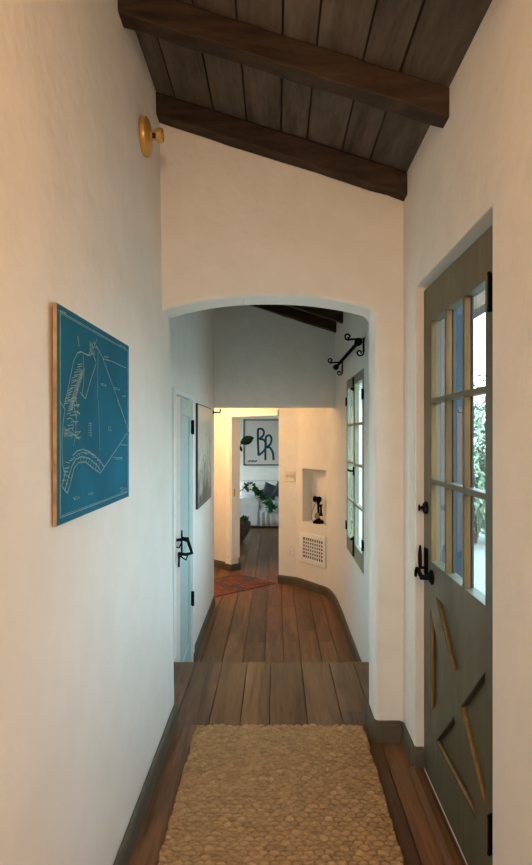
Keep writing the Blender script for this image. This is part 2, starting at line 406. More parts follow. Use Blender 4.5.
def portal(loc, rot, sx, sy):
    l = bpy.data.lights.new('sky_portal', 'AREA'); l.shape = 'RECTANGLE'; l.size = sx; l.size_y = sy; l.cycles.is_portal = True
    o = bpy.data.objects.new('sky_portal', l); o.location = loc; o.rotation_euler = rot; C.objects.link(o)
HP = math.pi/2
portal((.82, 2.18, 1.42), (0, HP, 0), 1.0, .95)
portal((.82, 5.07, 1.16), (0, HP, 0), 1.5, 1.1)
portal((.82, 3.72, 1.1), (0, HP, 0), 1.0, .85)
portal((-2.82, 11.2, 1.15), (0, -HP, 0), 1.9, 2.6)
portal((-2.92, 5.15, 1.0), (0, -HP, 0), 1.8, 1.7)
portal((-.84, 3.52, 1.05), (0, -HP, 0), 1.1, .6)
portal((.04, -3.12, 1.45), (HP, 0, 0), .92, 1.5)

def unseen_window(n, x0, x1, y0, y1, z0, z1, along):
    """unseen white sash windows, mostly added to bring in daylight"""
    g = MB(); f = MB(); t = .03
    if along == 'y':
        for a in (y0, (y0+y1)/2-t/2, y1-t): f.box(x0, x1, a, a+t, z0, z1)
        for a in (z0, (z0+z1)/2, z1-t): f.box(x0+.004, x1-.004, y0, y1, a, a+t)
        g.box((x0+x1)/2-.002, (x0+x1)/2+.002, y0+.02, y1-.02, z0+.02, z1-.02)
    else:
        for a in (x0, (x0+x1)/2-t/2, x1-t): f.box(a, a+t, y0, y1, z0, z1)
        for a in (z0, (z0+z1)/2, z1-t): f.box(x0, x1, y0+.004, y1-.004, a, a+t)
        g.box(x0+.02, x1-.02, (y0+y1)/2-.002, (y0+y1)/2+.002, z0+.02, z1-.02)
    fo = struct(f.build('window_%d' % n, 'white')); g.build('pane', 'glass', fo)
unseen_window(2, -2.76, -2.72, 9.9, 12.5, .2, 2.1, 'y')
unseen_window(3, -2.87, -2.83, 4.3, 6.0, .1, 1.9, 'y')  # unseen window added so that daylight reaches the ajar door
unseen_window(6, -.76, -.72, 3.22, 3.82, .5, 1.6, 'y')  # hidden window added to throw cool light on the right wall
unseen_window(5, .70, .74, 3.3, 4.15, .6, 1.6, 'y')  # hidden window added to brighten the landing and left wall
unseen_window(4, -.42, .5, -3.06, -3.02, .7, 2.2, 'x')  # unseen window added behind the camera for bluish daylight

# baseboards
sweep('baseboard_left', [(-.505, -2.95), (-.505, 3.095)], -1, 0, .10, .014, 'base')
sweep('baseboard_right', [(.594, -2.95), (.594, 1.70)], 1, 0, .10, .014, 'base')
sweep('baseboard_arch_pier', [(.629, 2.648), (.600, 2.648), (.594, 2.655), (.594, 2.872), (.575, 2.89), (.49, 2.89), (.472, 2.898), (.462, 2.915), (.462, 3.095)], 1, 0, .10, .014, 'base')
sweep('baseboard_hall_left', [(-.655, 4.83), (-.655, 6.555), (-.66, 6.562), (-1.6, 6.562)], -1, ZL, .10, .014, 'base')
sweep('baseboard_landing_left', [(-.655, 3.11), (-.655, 3.88)], -1, 0, .10, .014, 'base')
sweep('baseboard_landing_right', [(.64, 3.11), (.64, 3.90)], 1, 0, .10, .014, 'base')
sweep('baseboard_hall_right', [(.64, 3.92)]+[p for p in inner[1:]], 1, ZL, .10, .015, 'base')
q = [FD @ Vector((x, 0, 0)) for x in (1.3, .09)]
sweep('baseboard_doorway', [(v.x, v.y) for v in q], -1, ZL, .10, .014, 'base')

# ------------------------------------------------------------------ ceiling beams
def beam(yf, yb, label, h=.105, xr=.60, xl=-.55, grp=None):
    mb = MB(); n = 14; rg = random.Random(int(yf*100)); vs = []; fs = []
    ring = []
    for i in range(n+1):
        x = xl+(xr-xl)*i/n; j = lambda: rg.uniform(-.0035, .0035)
        zt = ceilZ(x)-.001; zb = ceilZ(x)-h
        vs += [(x, yf+j(), zb+j()), (x, yb-abs(j())*.3, zb+j()), (x, yb-.001, zt), (x, yf+j(), zt)]
    for i in range(n):
        for k in range(4): fs.append((i*4+k, i*4+(k+1) % 4, (i+1)*4+(k+1) % 4, (i+1)*4+k))
    fs += [(0,1,2,3), (n*4+3, n*4+2, n*4+1, n*4)]
    o = mb.add(vs, fs).build('ceiling_beam', 'beam', bevel=.006, loc=((xl+xr)/2, (yf+yb)/2, ceilZ(0)-h))
    return tag(o, label, 'beam')
beam(2.125, 2.21, 'rough dark brown ceiling beam nearest the camera, crossing open planks')
beam(2.805, 2.889, 'dark brown ceiling beam lying along the top of the peach arch wall')
beam(1.38, 1.465, 'dark ceiling beam above and just behind the camera position')
beam(5.90, 5.98, 'far dark ceiling beam seen through the arch, in front of the last one', xr=.645, xl=-.66)
beam(6.46, 6.548, 'last dark ceiling beam seen through the arch against grey-blue wall', xr=.645, xl=-.66)

# ------------------------------------------------------------------ garden door (right)
dx0, dx1 = .632, .672
Y0, Y1 = 1.745, 2.648
door = struct(MB().box(.90, .91, 0, .01, 0, .01).build('door_1', 'olive')) if False else None
door = bpy.data.objects.new('door_1', None); C.objects.link(door); door.location = (dx0, Y0, .014); LOC[door.name] = Vector(door.location)
door['kind'] = 'structure'; door['label'] = 'olive green garden door with nine panes and crossed lower panel'
gy0, gy1, gz0, gz1 = 1.872, 2.540, .915, 1.897
fr = MB()
fr.box(dx0, dx1, Y0, gy0, .014, 2.045).box(dx0, dx1, gy1, Y1, .014, 2.045)
fr.box(dx0, dx1, gy0, gy1, gz1, 2.045).box(dx0, dx1, gy0, gy1, .790, gz0).box(dx0, dx1, gy0, gy1, .014, .215)
fr.build('door_frame', 'olive', door)
# muntins: olive faces, worn brown inner sides
mw = .020; cols = [gy0+(gy1-gy0)*k/3 for k in (1, 2)]; rows = [gz0+(gz1-gz0)*k/3 for k in (1, 2)]
for y in cols:
    mu = MB().box(dx0+.002, dx0+.022, y-mw/2, y+mw/2, gz0, gz1).build('muntin', 'gold', door, bevel=.002)
    MB().box(dx0+.0005, dx0+.003, y-mw/2+.001, y+mw/2-.001, gz0, gz1).build('muntin_face', 'olive', mu, bevel=.001)
    MB().box(dx0+.0262, dx0+.034, y-mw/2, y+mw/2, gz0, gz1).build('outer_muntin', 'slate', mu, bevel=.002)
for z in rows:
    MB().box(dx0+.001, dx1-.001, gy0, gy1, z-mw/2, z+mw/2).build('muntin', 'olive', door, bevel=.003)
gl = MB(); gl.box(dx0+.002, dx0+.020, gy1-.010, gy1, gz0, gz1)
gl.build('glazing_bead', 'gold', door)
for i in range(3):
    for k in range(3):
        a = [gy0]+cols+[gy1]; b = [gz0]+rows+[gz1]
        MB().box(dx0+.022, dx0+.026, a[i]+.003, a[i+1]-.003, b[k]+.003, b[k+1]-.003).build('pane', 'glass', door)
# crossed lower panel
MB().box(dx0+.020, dx0+.030, gy0, gy1, .205, .80).build('panel', 'olive', door)
cy, cz = (gy0+gy1)/2, (.215+.790)/2
hy, hz = (gy1-gy0)/2, (.790-.215)/2
bw = .055
def brace(sgn):
    a = Vector((0, cy-hy, cz-hz*sgn)); b = Vector((0, cy+hy, cz+hz*sgn)); d = (b-a).normalized(); n = Vector((0, -d.z, d.y))*bw
    pts = [a-n, b-n, b+n, a+n]
    # clip to the field
    poly = [(p.y, p.z) for p in pts]
    def clip(poly, ax, lim, keep_less):
        out = []
        for i in range(len(poly)):
            p, q_ = poly[i], poly[(i+1) % len(poly)]
            ip = (p[ax] <= lim) == keep_less; iq = (q_[ax] <= lim) == keep_less
            if ip: out.append(p)
            if ip != iq:
                t = (lim-p[ax])/(q_[ax]-p[ax]); out.append((p[0]+t*(q_[0]-p[0]), p[1]+t*(q_[1]-p[1])))
        return out
    for ax, lo, hi in ((0, gy0, gy1), (1, .215, .790)):
        poly = clip(poly, ax, hi, True); poly = clip(poly, ax, lo-1e-6, False)
    return poly
for k, s_ in enumerate((1, -1)):
    MB().prism(brace(s_), 'x', dx0+.0005*k, dx0+.022).build('cross_brace', 'olive', door, bevel=.003)
# worn beads along the recess edges, seen edge on
def bead(p, q_, mat='rawwood', r=.006):
    MB().tube([(dx0+.008, p[0], p[1]), (dx0+.008, q_[0], q_[1])], r, 8).build('bead', mat, door, smooth=True)
k_ = bw*math.hypot(hy, hz)
oy, oz = k_/hz, k_/hy      # offset of recess apex from the centre
tri = {
 'far': [(gy1-.006, cz+hz-oz-.0), (gy1-.006, cz-hz+oz), (cy+oy, cz)],
 'near': [(gy0+.006, cz+hz-oz), (gy0+.006, cz-hz+oz), (cy-oy, cz)],
 'top': [(cy+hy-oy, cz+hz-.006), (cy-hy+oy, cz+hz-.006), (cy, cz+oz)],
 'bottom': [(cy+hy-oy, cz-hz+.006), (cy-hy+oy, cz-hz+.006), (cy, cz-oz)]}
bead(tri['far'][0], tri['far'][1])
bead(tri['far'][1], tri['far'][2], 'olive', .005); bead(tri['far'][0], tri['far'][2], 'olive', .005)
bead(tri['top'][0], tri['top'][2]); bead(tri['top'][1], tri['top'][2], 'olive', .005)
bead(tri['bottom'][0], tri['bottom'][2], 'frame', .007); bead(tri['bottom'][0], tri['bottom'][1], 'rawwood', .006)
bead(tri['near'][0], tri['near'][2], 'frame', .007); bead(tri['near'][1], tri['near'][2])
for z in (1.845, .27):
    h = MB().tube([(.618, 1.797, z-.050), (.618, 1.797, z+.050)], .005, 10)
    h.lathe((.618, 1.797, z+.050), (0,0,1), [(.006, 0), (.006, .005), (.003, .009)], 10).lathe((.618, 1.797, z-.050), (0,0,-1), [(.006, 0), (.006, .005), (.003, .009)], 10)
    h.box(.624, .632, 1.780, 1.812, z-.055, z+.055)
    h.build('hinge', 'iron', door, smooth=True)
# lever handle
hz_, hy_ = .855, 2.505
h = MB().lathe((.632, hy_, hz_), (-1,0,0), [(.030, 0), (.030, .006), (.020, .012), (.012, .016), (.010, .05)], 20)
h.tube([(.592, hy_, hz_), (.588, hy_+.02, hz_+.006), (.590, hy_+.06, hz_+.018), (.590, hy_+.09, hz_+.016), (.590, hy_+.11, hz_+.002), (.590, hy_+.115, hz_-.022)], [.010, .009, .008, .008, .007, .006], 10)
hd = h.build('door_handle', 'iron', door, smooth=True)
lp = MB().tube([(.604, hy_+.09, hz_+.02), (.604, hy_+.075, hz_+.04), (.604, hy_+.08, hz_+.08), (.604, hy_+.092, hz_+.11), (.604, hy_+.105, hz_+.08), (.604, hy_+.108, hz_+.04), (.604, hy_+.095, hz_+.02)], .005, 8).tube([(.632, hy_+.09, hz_+.02), (.602, hy_+.09, hz_+.02)], .006, 8)
lp.box(.626, .632, hy_+.07, hy_+.12, hz_-.01, hz_+.10)
lp.build('latch_plate', 'iron', hd, smooth=True)
dbt = MB().lathe((.632, 2.60, 1.125), (-1,0,0), [(.026, 0), (.026, .008), (.018, .014), (.008, .018), (.006, .026), (.009, .028), (.008, .034)], 20)
dbt.box(.598, .604, 2.596, 2.604, 1.112, 1.138)
dbt.build('deadbolt', 'iron', door, smooth=True)
# jamb lining behind the leaf, threshold in front
j = MB().box(.676, .80, 2.63, 2.649, .014, 2.06).box(.676, .80, 1.706, 1.725, .014, 2.06).box(.676, .80, 1.725, 2.63, 2.045, 2.06)
struct(j.build('trim_1', 'slate'), 'dark slate outer lining of the garden door')
j = MB().box(.6765, .716, 2.622, 2.6295, .014, 2.045)
struct(j.build('trim_5', 'mauve'), 'mauve grey door stop strip of the garden door')
j = MB().box(.718, .728, 2.620, 2.6295, .014, 2.045)
struct(j.build('trim_6', 'white'), 'thin white weather strip of the garden door')
th_ = MB().prism([(.560, .001), (.80, .001), (.80, .011), (.630, .011), (.612, .022), (.585, .022), (.566, .014)], 'y', 1.708, 2.640)
struct(th_.build('trim_2', 'floor', bevel=.003, rnd=True), 'dark wooden threshold of the garden door')

# ------------------------------------------------------------------ casement window (middle hall)
win = bpy.data.objects.new('window_1', None); C.objects.link(win); win.location = (.64, 5.07, .41); LOC[win.name] = Vector(win.location)
win['kind'] = 'structure'; win['label'] = 'tall sage green casement window with two leaves and black ironwork'
f = MB(); wy0, wy1, wz0, wz1 = 4.52, 5.62, .41, 1.92
f.box(.640, .70, wy0, wy0+.03, wz0, wz1).box(.640, .70, wy1-.03, wy1, wz0, wz1).box(.640, .70, wy0+.03, wy1-.03, wz1-.03, wz1).box(.640, .72, wy0+.03, wy1-.03, wz0, wz0+.05)
f.build('window_frame', 'winpaint', win, bevel=.003)
for a, b, hy2 in ((wy0+.032, 5.068, wy0+.03), (5.072, wy1-.032, wy1-.03)):
    s_ = MB(); z0, z1 = wz0+.052, wz1-.032; t = .045
    s_.box(.638, .672, a, a+t, z0, z1).box(.638, .672, b-t, b, z0, z1).box(.638, .672, a+t, b-t, z1-t, z1).box(.638, .672, a+t, b-t, z0, z0+.08)
    lf = s_.build('casement_leaf', 'winpaint', win, bevel=.003)
    mz = [z0+.08+(z1-t-z0-.08)*k/4 for k in (1, 2, 3)]
    for z in mz: MB().box(.640, .668, a+t, b-t, z-.010, z+.010).build('muntin', 'winpaint', lf, bevel=.002)
    MB().box(.655, .658, a+t-.004, b-t+.004, z0+.076, z1-t+.004).build('pane', 'glass', lf)
    for z in (.62, 1.73):
        hh = MB().tube([(.632, hy2, z-.04), (.632, hy2, z+.04)], .006, 8)
        sg = -1 if hy2 < 5 else 1
        hh.box(.630, .6385, min(hy2, hy2+sg*.05), max(hy2, hy2+sg*.05), z-.035, z+.035).box(.630, .638, min(hy2, hy2-sg*.03), max(hy2, hy2-sg*.03), z-.035, z+.035)
        hh.build('hinge', 'iron', win, smooth=True)
bt = MB().box(.626, .638, 5.058, 5.082, wz0+.03, wz0+.19).lathe((.626, 5.07, wz0+.17), (-1,0,0), [(.012, 0), (.014, .01), (.008, .018)], 10)
bt.build('bolt', 'iron', win)
bt = MB().box(.626, .638, 5.058, 5.082, wz1-.13, wz1-.02).lathe((.626, 5.07, wz1-.11), (-1,0,0), [(.012, 0), (.014, .01), (.008, .018)], 10)
bt.build('bolt', 'iron', win)
bt = MB().box(.630, .638, 5.05, 5.09, 1.10, 1.17).tube([(.632, 5.07, 1.135), (.605, 5.07, 1.135), (.600, 5.10, 1.137), (.600, 5.15, 1.14)], .008, 8)
bt.build('window_catch', 'iron', win, smooth=True)

# ------------------------------------------------------------------ curtain rod on scroll brackets
rod = thing('curtain_rod', 'black wrought iron curtain rod on scroll brackets above the hall window', 'curtain rod', (.58, 5.2, 2.10))
ra, rb = 4.45, 5.95
MB().tube([(0.582, ra-.03, 2.088), (0.582, rb+.03, 2.088)], .014, 12).build('rod', 'iron', rod, smooth=True)
def scroll(c, r0, a0, turns, y, sgn=1, n=18):
    out = []
    for i in range(n+1):
        t = i/n; a = a0+sgn*turns*2*math.pi*t; r = r0*(1-.72*t)
        out.append((c[0]+r*math.cos(a), y, c[1]+r*math.sin(a)))
    return out
for y in (ra+.03, rb-.03):
    b = MB()
    b.tube([(.52, y, 2.12), (.60, y, 2.125), (.632, y, 2.122), (.632, y, 2.09), (.632, y, 2.03)], .0075, 8)
    b.tube([(.632, y, 2.03)]+scroll((.606, 2.025), .026, 0, 1.15, y, -1), .0065, 8)
    b.tube([(.535, y, 2.12)]+scroll((.520, 2.142), .026, -1.2, 1.15, y, -1), .0065, 8)
    b.lathe((.632, y, 2.122), (1,0,0), [(.016, 0), (.016, .007)], 12)
    b.build('bracket', 'iron', rod, smooth=True)
for y, s_ in ((ra-.03, -1), (rb+.03, 1)):
    MB().lathe((0.582, y, 2.088), (0, s_, 0), [(.012, 0), (.026, .004), (.026, .012), (.014, .018), (.024, .03), (.028, .045), (.018, .06), (.006, .068)], 16).build('finial', 'iron', rod, smooth=True)

# ------------------------------------------------------------------ left door of the middle hall (ajar leaf)
d2 = bpy.data.objects.new('door_2', None); C.objects.link(d2); d2.location = (-.655, 4.765, ZL); LOC[d2.name] = Vector(d2.location)
d2['kind'] = 'structure'; d2['label'] = 'pale teal panelled door standing ajar in the hall left wall'
A = Vector((-.652, 4.76)); B = Vector((-.622, 4.03)); ux = (B-A).normalized(); uy = Vector((-ux.y, ux.x))
if uy.x > 0: uy = -uy
T2 = Matrix(((ux.x, uy.x, 0, A.x), (ux.y, uy.y, 0, A.y), (0, 0, 1, 0), (0, 0, 0, 1)))   # x along leaf from hinge, y into the leaf
LW = (B-A).length
lf = MB(T2); z0, z1 = ZL+.012, 1.685; s_ = .11
lf.box(0, s_, 0, .04, z0, z1).box(LW-s_, LW, 0, .04, z0, z1).box(s_, LW-s_, 0, .04, z1-.12, z1).box(s_, LW-s_, 0, .04, z0, z0+.22).box(s_, LW-s_, 0, .04, .50, .64)
lf.build('door_frame', 'teal', d2, bevel=.003)
MB(T2).box(s_-.005, LW-s_+.005, .012, .03, z0+.21, z1-.11).build('panel', 'teal', d2)
MB(T2).box(LW-.0005, LW+.003, .001, .039, z0+.005, z1-.005).build('lit_door_edge', 'white', d2)  # white strip paints the strong light on the leaf's edge
for z in (1.49, .17):
    h = MB().tube([(-.640, 4.775, z-.055), (-.640, 4.775, z+.055)], .011, 10); h.box(-.655, -.648, 4.775, 4.83, z-.05, z+.05)
    h.build('hinge', 'iron', d2, smooth=True)
def P4(px, py, y=4.0): return ((px-276)*y/620, y, 1.43-(py-435)*y/620)
h = MB()
h.tube([P4(170, 540, 4.01), P4(178, 540, 4.0), P4(186, 539, 3.99)], .0095, 10)
h.tube([P4(183, 539, 3.99), P4(188, 541, 4.02), P4(190, 547, 4.06), P4(192, 553, 4.08), P4(186, 554.5, 4.02), P4(179, 553.5, 3.96)], .0105, 10)
h.tube([P4(179, 553.5, 3.96), P4(179, 560, 3.96), P4(178.7, 567, 3.96)], [.008, .006, .007], 8)
h.tube([P4(180, 556, 3.96), P4(183, 558, 3.97), P4(186, 560, 3.99), P4(187.5, 556, 4.02)], .0045, 8)
h.tube([P4(172, 544, 4.01), P4(176, 547, 4.0), P4(179, 548, 4.0), P4(181.5, 543, 4.0)], .0045, 8)
c2 = T2 @ Vector((LW-.055, 0, 0))
h2 = MB(T2).box(LW-.085, LW-.035, -.006, .0, .63, .80).lathe((LW-.06, 0, .745), (0,-1,0), [(.016, 0), (.012, .02), (.010, .05)], 12)
h2.v += h.v; off = len(h2.v)-len(h.v); h2.f += [[i+off for i in ff] for ff in h.f]; h2.rnd += h.rnd
h2.build('door_handle', 'iron', d2, smooth=True)
# white casing around this door
cs = MB().box(-.655, -.643, 4.80, 4.90, ZL, 1.73).box(-.655, -.643, 4.00, 4.80, 1.70, 1.73).box(-.655, -.643, 3.92, 4.00, .001, 1.73)
struct(cs.build('trim_3', 'white', bevel=.003), 'white casing of the ajar teal door')

# ------------------------------------------------------------------ pictures
# blueprint board on the left wall
bx = -.508
def bp(px, py): y = .508*620/(276-px); return (bx+.0007, y, 1.43-(py-435)*y/620)
bd = thing('blueprint_board', 'blue plot plan print mounted on plywood, hanging on left wall', 'wall art', (-.525, 1.79, 1.217))
MB().box(-.5175, bx-.001, 1.438, 2.143, 1.217, 1.738).build('backing_board', 'ply', bd, bevel=.001)
MB().box(bx-.001, bx, 1.440, 2.141, 1.219, 1.736).build('print', 'print', bd)
Ac = lambda x, y: bp(50+x/6.488, 300+y/6.488)
Bc = lambda x, y: bp(50+x/6.488, 400+y/6.488)
ln = MB(); W = .0022
def st_(pts, f_=Ac, w=W): ln.ribbon([f_(*p) for p in pts], w, .0004)
def border(m, w):
    y0, y1, z0, z1 = 1.440+m, 2.141-m, 1.219+m, 1.736-m; x = bx+.0007
    ln.ribbon([(x,y0,z0),(x,y1,z0),(x,y1,z1),(x,y0,z1),(x,y0,z0)], w, .0004)
border(.016, .0018); border(.020, .001)
st_([(298,295),(340,375),(400,540),(460,705),(515,870)]); st_([(490,160),(430,100)][:0] or [(340,380),(405,400),(490,440)])
st_([(298,410),(262,520),(228,640),(195,600)]); st_([(310,330),(306,640)], w=.001)
st_([(312,0),(318,180),(322,330)], Bc, .001)
st_([(437,5),(470,90),(490,150)], Bc); st_([(498,215),(440,305),(395,370),(350,435)], Bc, .003); st_([(455,290),(500,293)], Bc); st_([(400,375),(470,372)], Bc, .0012)
st_([(175,345),(150,400),(130,500),(110,600),(85,700)], w=.0018)
st_([(175,345),(200,335),(225,350),(255,360),(275,345),(295,400)], w=.003); st_([(212,350),(218,450),(215,540),(205,620)], w=.0018); st_([(255,270),(262,330),(245,365)], w=.0022)
st_([(270,340),(300,260)], w=.0018); st_([(285,300),(262,320)], w=.002)
st_([(140,690),(180,560),(205,470)], w=.0022)
rg = random.Random(3)
for i in range(22):
    t = i/21; x = 205-80*t; y = 455+260*t
    st_([(x-14, y+6), (x+20, y-8)], w=.0018); 
    if i % 2: st_([(x+4, y-16), (x+6, y+22)], w=.0015)
for i in range(12):
    x = 245+rg.uniform(0, 55); y = 270+rg.uniform(0, 70); st_([(x, y), (x+rg.uniform(-10, 12), y+rg.uniform(6, 26))], w=.0018)
for i in range(14):
    x = 90+rg.uniform(0, 90); y = rg.uniform(-20, 250); st_([(x, y), (x+rg.uniform(8, 34), y+rg.uniform(-8, 8))], Bc, .0018)
for i in range(10):
    x = 80+i*9; st_([(x, 170+i*6), (x+14, 240-i)], Bc, .0016)
arc1 = [(145,360),(175,330),(210,320),(250,333),(290,362),(325,400),(350,435)]; arc2 = [(110,605),(130,540),(155,440),(185,405),(230,402),(275,440),(325,475)]; arc3 = [(95,580),(118,500),(140,430),(165,385),(200,368),(250,378),(300,420),(330,465)]
for a_ in (arc1, arc2, arc3): st_(a_, Bc, .0028)
st_([(350,435),(325,475)], Bc); 
for i in range(9): st_([(190+i*16, 345+i*9), (180+i*16, 385+i*9)], Bc, .0014)
st_([(80,180),(75,300),(80,420),(95,480),(75,560),(110,605)], Bc, .0022)
for i in range(16):
    x = 75+rg.uniform(0, 45); y = 400+rg.uniform(0, 200); st_([(x, y), (x+rg.uniform(5, 25), y+rg.uniform(-5, 8))], Bc, .0016)
for i in range(6): st_([(248, 150+i*15), (268, 154+i*15)], Bc, .0014)
st_([(262,145),(264,240)], Bc, .0014)
def word(x, y, n, f_, dx=10, hh=12, sl=.25):
    for i in range(n):
        a = x+i*dx; b = y+i*dx*sl
        pats = ([(0,0),(0,1),(.7,1)], [(0,1),(0,0),(.7,0),(.7,1),(0,1)], [(.7,0),(0,0),(0,1),(.7,1)], [(0,0),(0,1),(.6,.5),(0,.5)], [(0,0),(.7,1),(.7,0)])
        st_([(a+p*dx, b+q_*hh) for p, q_ in pats[(i*3+n) % 5]], f_, .0013)
rg2 = random.Random(11)
for i in range(16):
    y = 420+i*17; x = 178-i*6+rg2.uniform(-4, 4)
    st_([(x, y), (x+30, y+rg2.uniform(-16, -2))], w=.002)
for i in range(12):
    y = -10+i*22; x = 120+rg2.uniform(-10, 40)
    st_([(x, y), (x+rg2.uniform(15, 45), y-6), (x+rg2.uniform(15, 45), y+14)], Bc, .0022)
for i in range(14):
    t = i/13; x = 120+200*t; y = 395-90*math.sin(t*2.6)+60*t
    st_([(x, y), (x+rg2.uniform(8, 22), y+rg2.uniform(-6, 14))], Bc, .002)
st_([(155,45),(168,120),(165,220),(150,300)], Bc, .002); st_([(60,5),(95,60),(80,170)], Bc, .002); st_([(178,235),(186,300)], w=.003)
word(328, 540, 4, Ac); word(415, 566, 4, Ac); word(378, 172, 2, Bc, 12, 26, 0); word(150, 632, 4, Bc, 11, 16, -.25); word(248, 602, 3, Bc, 11, 14, -.25)
word(450, 290, 4, Ac, 10, 10, .35); word(55, 62, 5, Ac, 10, 9, .5); word(350, 362, 3, Ac, 10, 8, .3); word(425, 375, 5, Bc, 9, 10, 0); word(455, 570, 4, Bc, 11, 12, -.1); word(455, 590, 4, Bc, 11, 12, -.1)
word(470, 620, 3, Ac, 6, 8, 0)
ln.build('line_drawing', 'line', bd)
# grey print in the hall
pt = thing('framed_print', 'dark-edged grey landscape print on hall left wall beyond teal door', 'picture', (-.655, 5.6, .82))
MB().box(-.6551, -.637, 5.05, 6.10, .822, 1.690).build('backing_board', 'frame', pt, bevel=.002)
MB().box(-.637, -.6355, 5.06, 6.09, .832, 1.680).build('print', 'art', pt)

# ------------------------------------------------------------------ fixtures on walls
sc = thing('wall_light_base', 'round brass wall fixture with stub socket high on left wall', 'wall light', (lx(2.63), 2.50, 2.55))
x0 = lx(2.632)
MB().lathe((x0-.001, 2.50, 2.632), (1,0,0), [(.070, 0), (.075, .006), (.077, .014), (.075, .024), (.063, .031), (.030, .037)], 40).build('backplate', 'brass', sc, smooth=True)
MB().lathe((x0+.036, 2.50, 2.638), (1,0,0), [(.020, 0), (.020, .022), (.028, .024), (.029, .044), (.025, .048), (.018, .048), (.017, .03)], 24).build('socket', 'brass', sc, smooth=True)
MB().box(x0+.046, x0+.058, 2.470, 2.482, 2.618, 2.634).build('screw_hole_shade', 'dark', sc)  # solid dark block painted as the shade in a hole
# small hook in the crown of the arch
tag(MB().box(-.158, -.150, 2.93, 2.94, 2.055, 2.085).tube([(-.154, 2.935, 2.06), (-.154, 2.935, 2.052), (-.148, 2.935, 2.05)], .003, 6).build('arch_hook', 'white', loc=(-.154, 2.94, 2.05)), 'tiny white hook under the crown of the plaster arch', 'hook')
# iron hook at the corner of the hall
hk = MB().lathe((-.654, 6.42, 1.665), (1,0,0), [(.02, 0), (.02, .008), (.008, .014), (.007, .05)], 12).tube([(-.61, 6.42, 1.665), (-.585, 6.42, 1.66), (-.575, 6.42, 1.68), (-.58, 6.42, 1.70)], .007, 8)
tag(hk.build('wall_hook', 'iron', smooth=True, loc=(-.654, 6.42, 1.665)), 'small black iron hook at the far corner of the hall left wall', 'hook')
# light switch, outlet on the curved wall
q0 = Vector((.13, 7.45, 0)); q1 = Vector((.22, 7.395, 0)); e = (q1-q0).normalized(); g_ = Vector((-e.y, e.x, 0))
SF = Matrix(((e.x, g_.x, 0, q0.x), (e.y, g_.y, 0, q0.y), (0, 0, 1, 0), (0, 0, 0, 1)))
sw = thing('light_switch', 'ivory triple light switch plate left of the telephone niche', 'light switch', tuple(SF @ Vector((.045, 0, .88))))
MB(SF).box(-.02, .115, -.009, -.0, .875, .995).build('plate', 'ivory', sw, bevel=.003)
for x in (.008, .0475, .087): MB(SF).box(x-.009, x+.009, -.014, -.008, .915, .955).box(x-.004, x+.004, -.024, -.012, .935, .947).build('toggle', 'ivory', sw, bevel=.001)
ou = thing('wall_outlet', 'white double outlet plate low on wall beside floor vent grille', 'outlet', tuple(SF @ Vector((.06, 0, .0))))
MB(SF).box(.02, .095, -.008, -.0, .005, .125).build('plate', 'white', ou, bevel=.003)
for z in (.035, .09): MB(SF).box(.042, .073, -.011, -.007, z-.017, z+.017).box(.049, .052, -.0118, -.01, z-.007, z+.007).box(.063, .066, -.0118, -.01, z-.007, z+.007).build('socket', 'ivory', ou)
# vent grille
vt = thing('vent_grille', 'white pierced metal vent grille in the wall under telephone niche', 'vent', tuple(FR @ Vector((L/2, 0, -.055))))
v = MB(FR); a, b, z0, z1 = -.01, L+.0, -.055, .292; fw = .055
v.box(a, b, -.014, -.0, z0, z0+fw).box(a, b, -.014, -.0, z1-fw, z1).box(a, a+fw, -.014, -.0, z0+fw, z1-fw).box(b-fw, b, -.014, -.0, z0+fw, z1-fw)
v.build('vent_frame', 'white', vt, bevel=.004)
g1 = MB(FR); nc, nr = 9, 6; ia, ib, iz0, iz1 = a+fw, b-fw, z0+fw, z1-fw
for i in range(1, nc): x = ia+(ib-ia)*i/nc; g1.box(x-.007, x+.007, -.010, -.003, iz0, iz1)
for i in range(1, nr): z = iz0+(iz1-iz0)*i/nr; g1.box(ia, ib, -.0105, -.0035, z-.008, z+.008)
g1.build('lattice', 'white', vt)
MB(FR).box(ia, ib, -.002, -.0005, iz0, iz1).build('duct_shade', 'dark', vt)  # flat dark sheet painted as the shade behind the lattice
# candlestick telephone in the niche
pc = FR @ Vector((L*.52, .062, 0)); zf = .4155
ph = thing('candlestick_telephone', 'black candlestick telephone standing in the wall niche', 'telephone', (pc.x, pc.y, zf))
MB().lathe((pc.x, pc.y, zf), (0,0,1), [(.062, 0), (.064, .012), (.055, .030), (.030, .045), (.018, .055)], 28).build('base', 'iron', ph, smooth=True)
MB().lathe((pc.x, pc.y, zf+.05), (0,0,1), [(.019, 0), (.015, .02), (.014, .16), (.020, .185), (.022, .20), (.014, .215), (.012, .24)], 20).build('stem', 'iron', ph, smooth=True)
tdir = Vector((-.75, -.66, .12)).normalized()
MB().lathe(Vector((pc.x, pc.y, zf+.275))-tdir*.03, tdir, [(.020, 0), (.032, .008), (.032, .035), (.016, .045), (.016, .055), (.024, .066), (.036, .082), (.037, .085), (.028, .083), (.012, .07)], 22).build('mouthpiece', 'iron', ph, smooth=True)
ed = Vector((-dv.x, -dv.y, 0)); ec = Vector((pc.x, pc.y, 0))+ed*-.05
MB().tube([(ec.x, ec.y, zf+.19), (pc.x, pc.y, zf+.20)], .006, 8).lathe((ec.x, ec.y, zf+.09), (0,0,1), [(.022, 0), (.024, .008), (.014, .03), (.012, .09), (.016, .12), (.020, .13)], 16).build('earpiece', 'iron', ph, smooth=True)
dl = Vector((pc.x, pc.y, zf+.085))+Vector((-.62, -.78, .1)).normalized()*.016
dn = Vector((-.62, -.78, .25)).normalized()
M['dull'] = simple('dull_brass', (.22, .17, .11), .5)
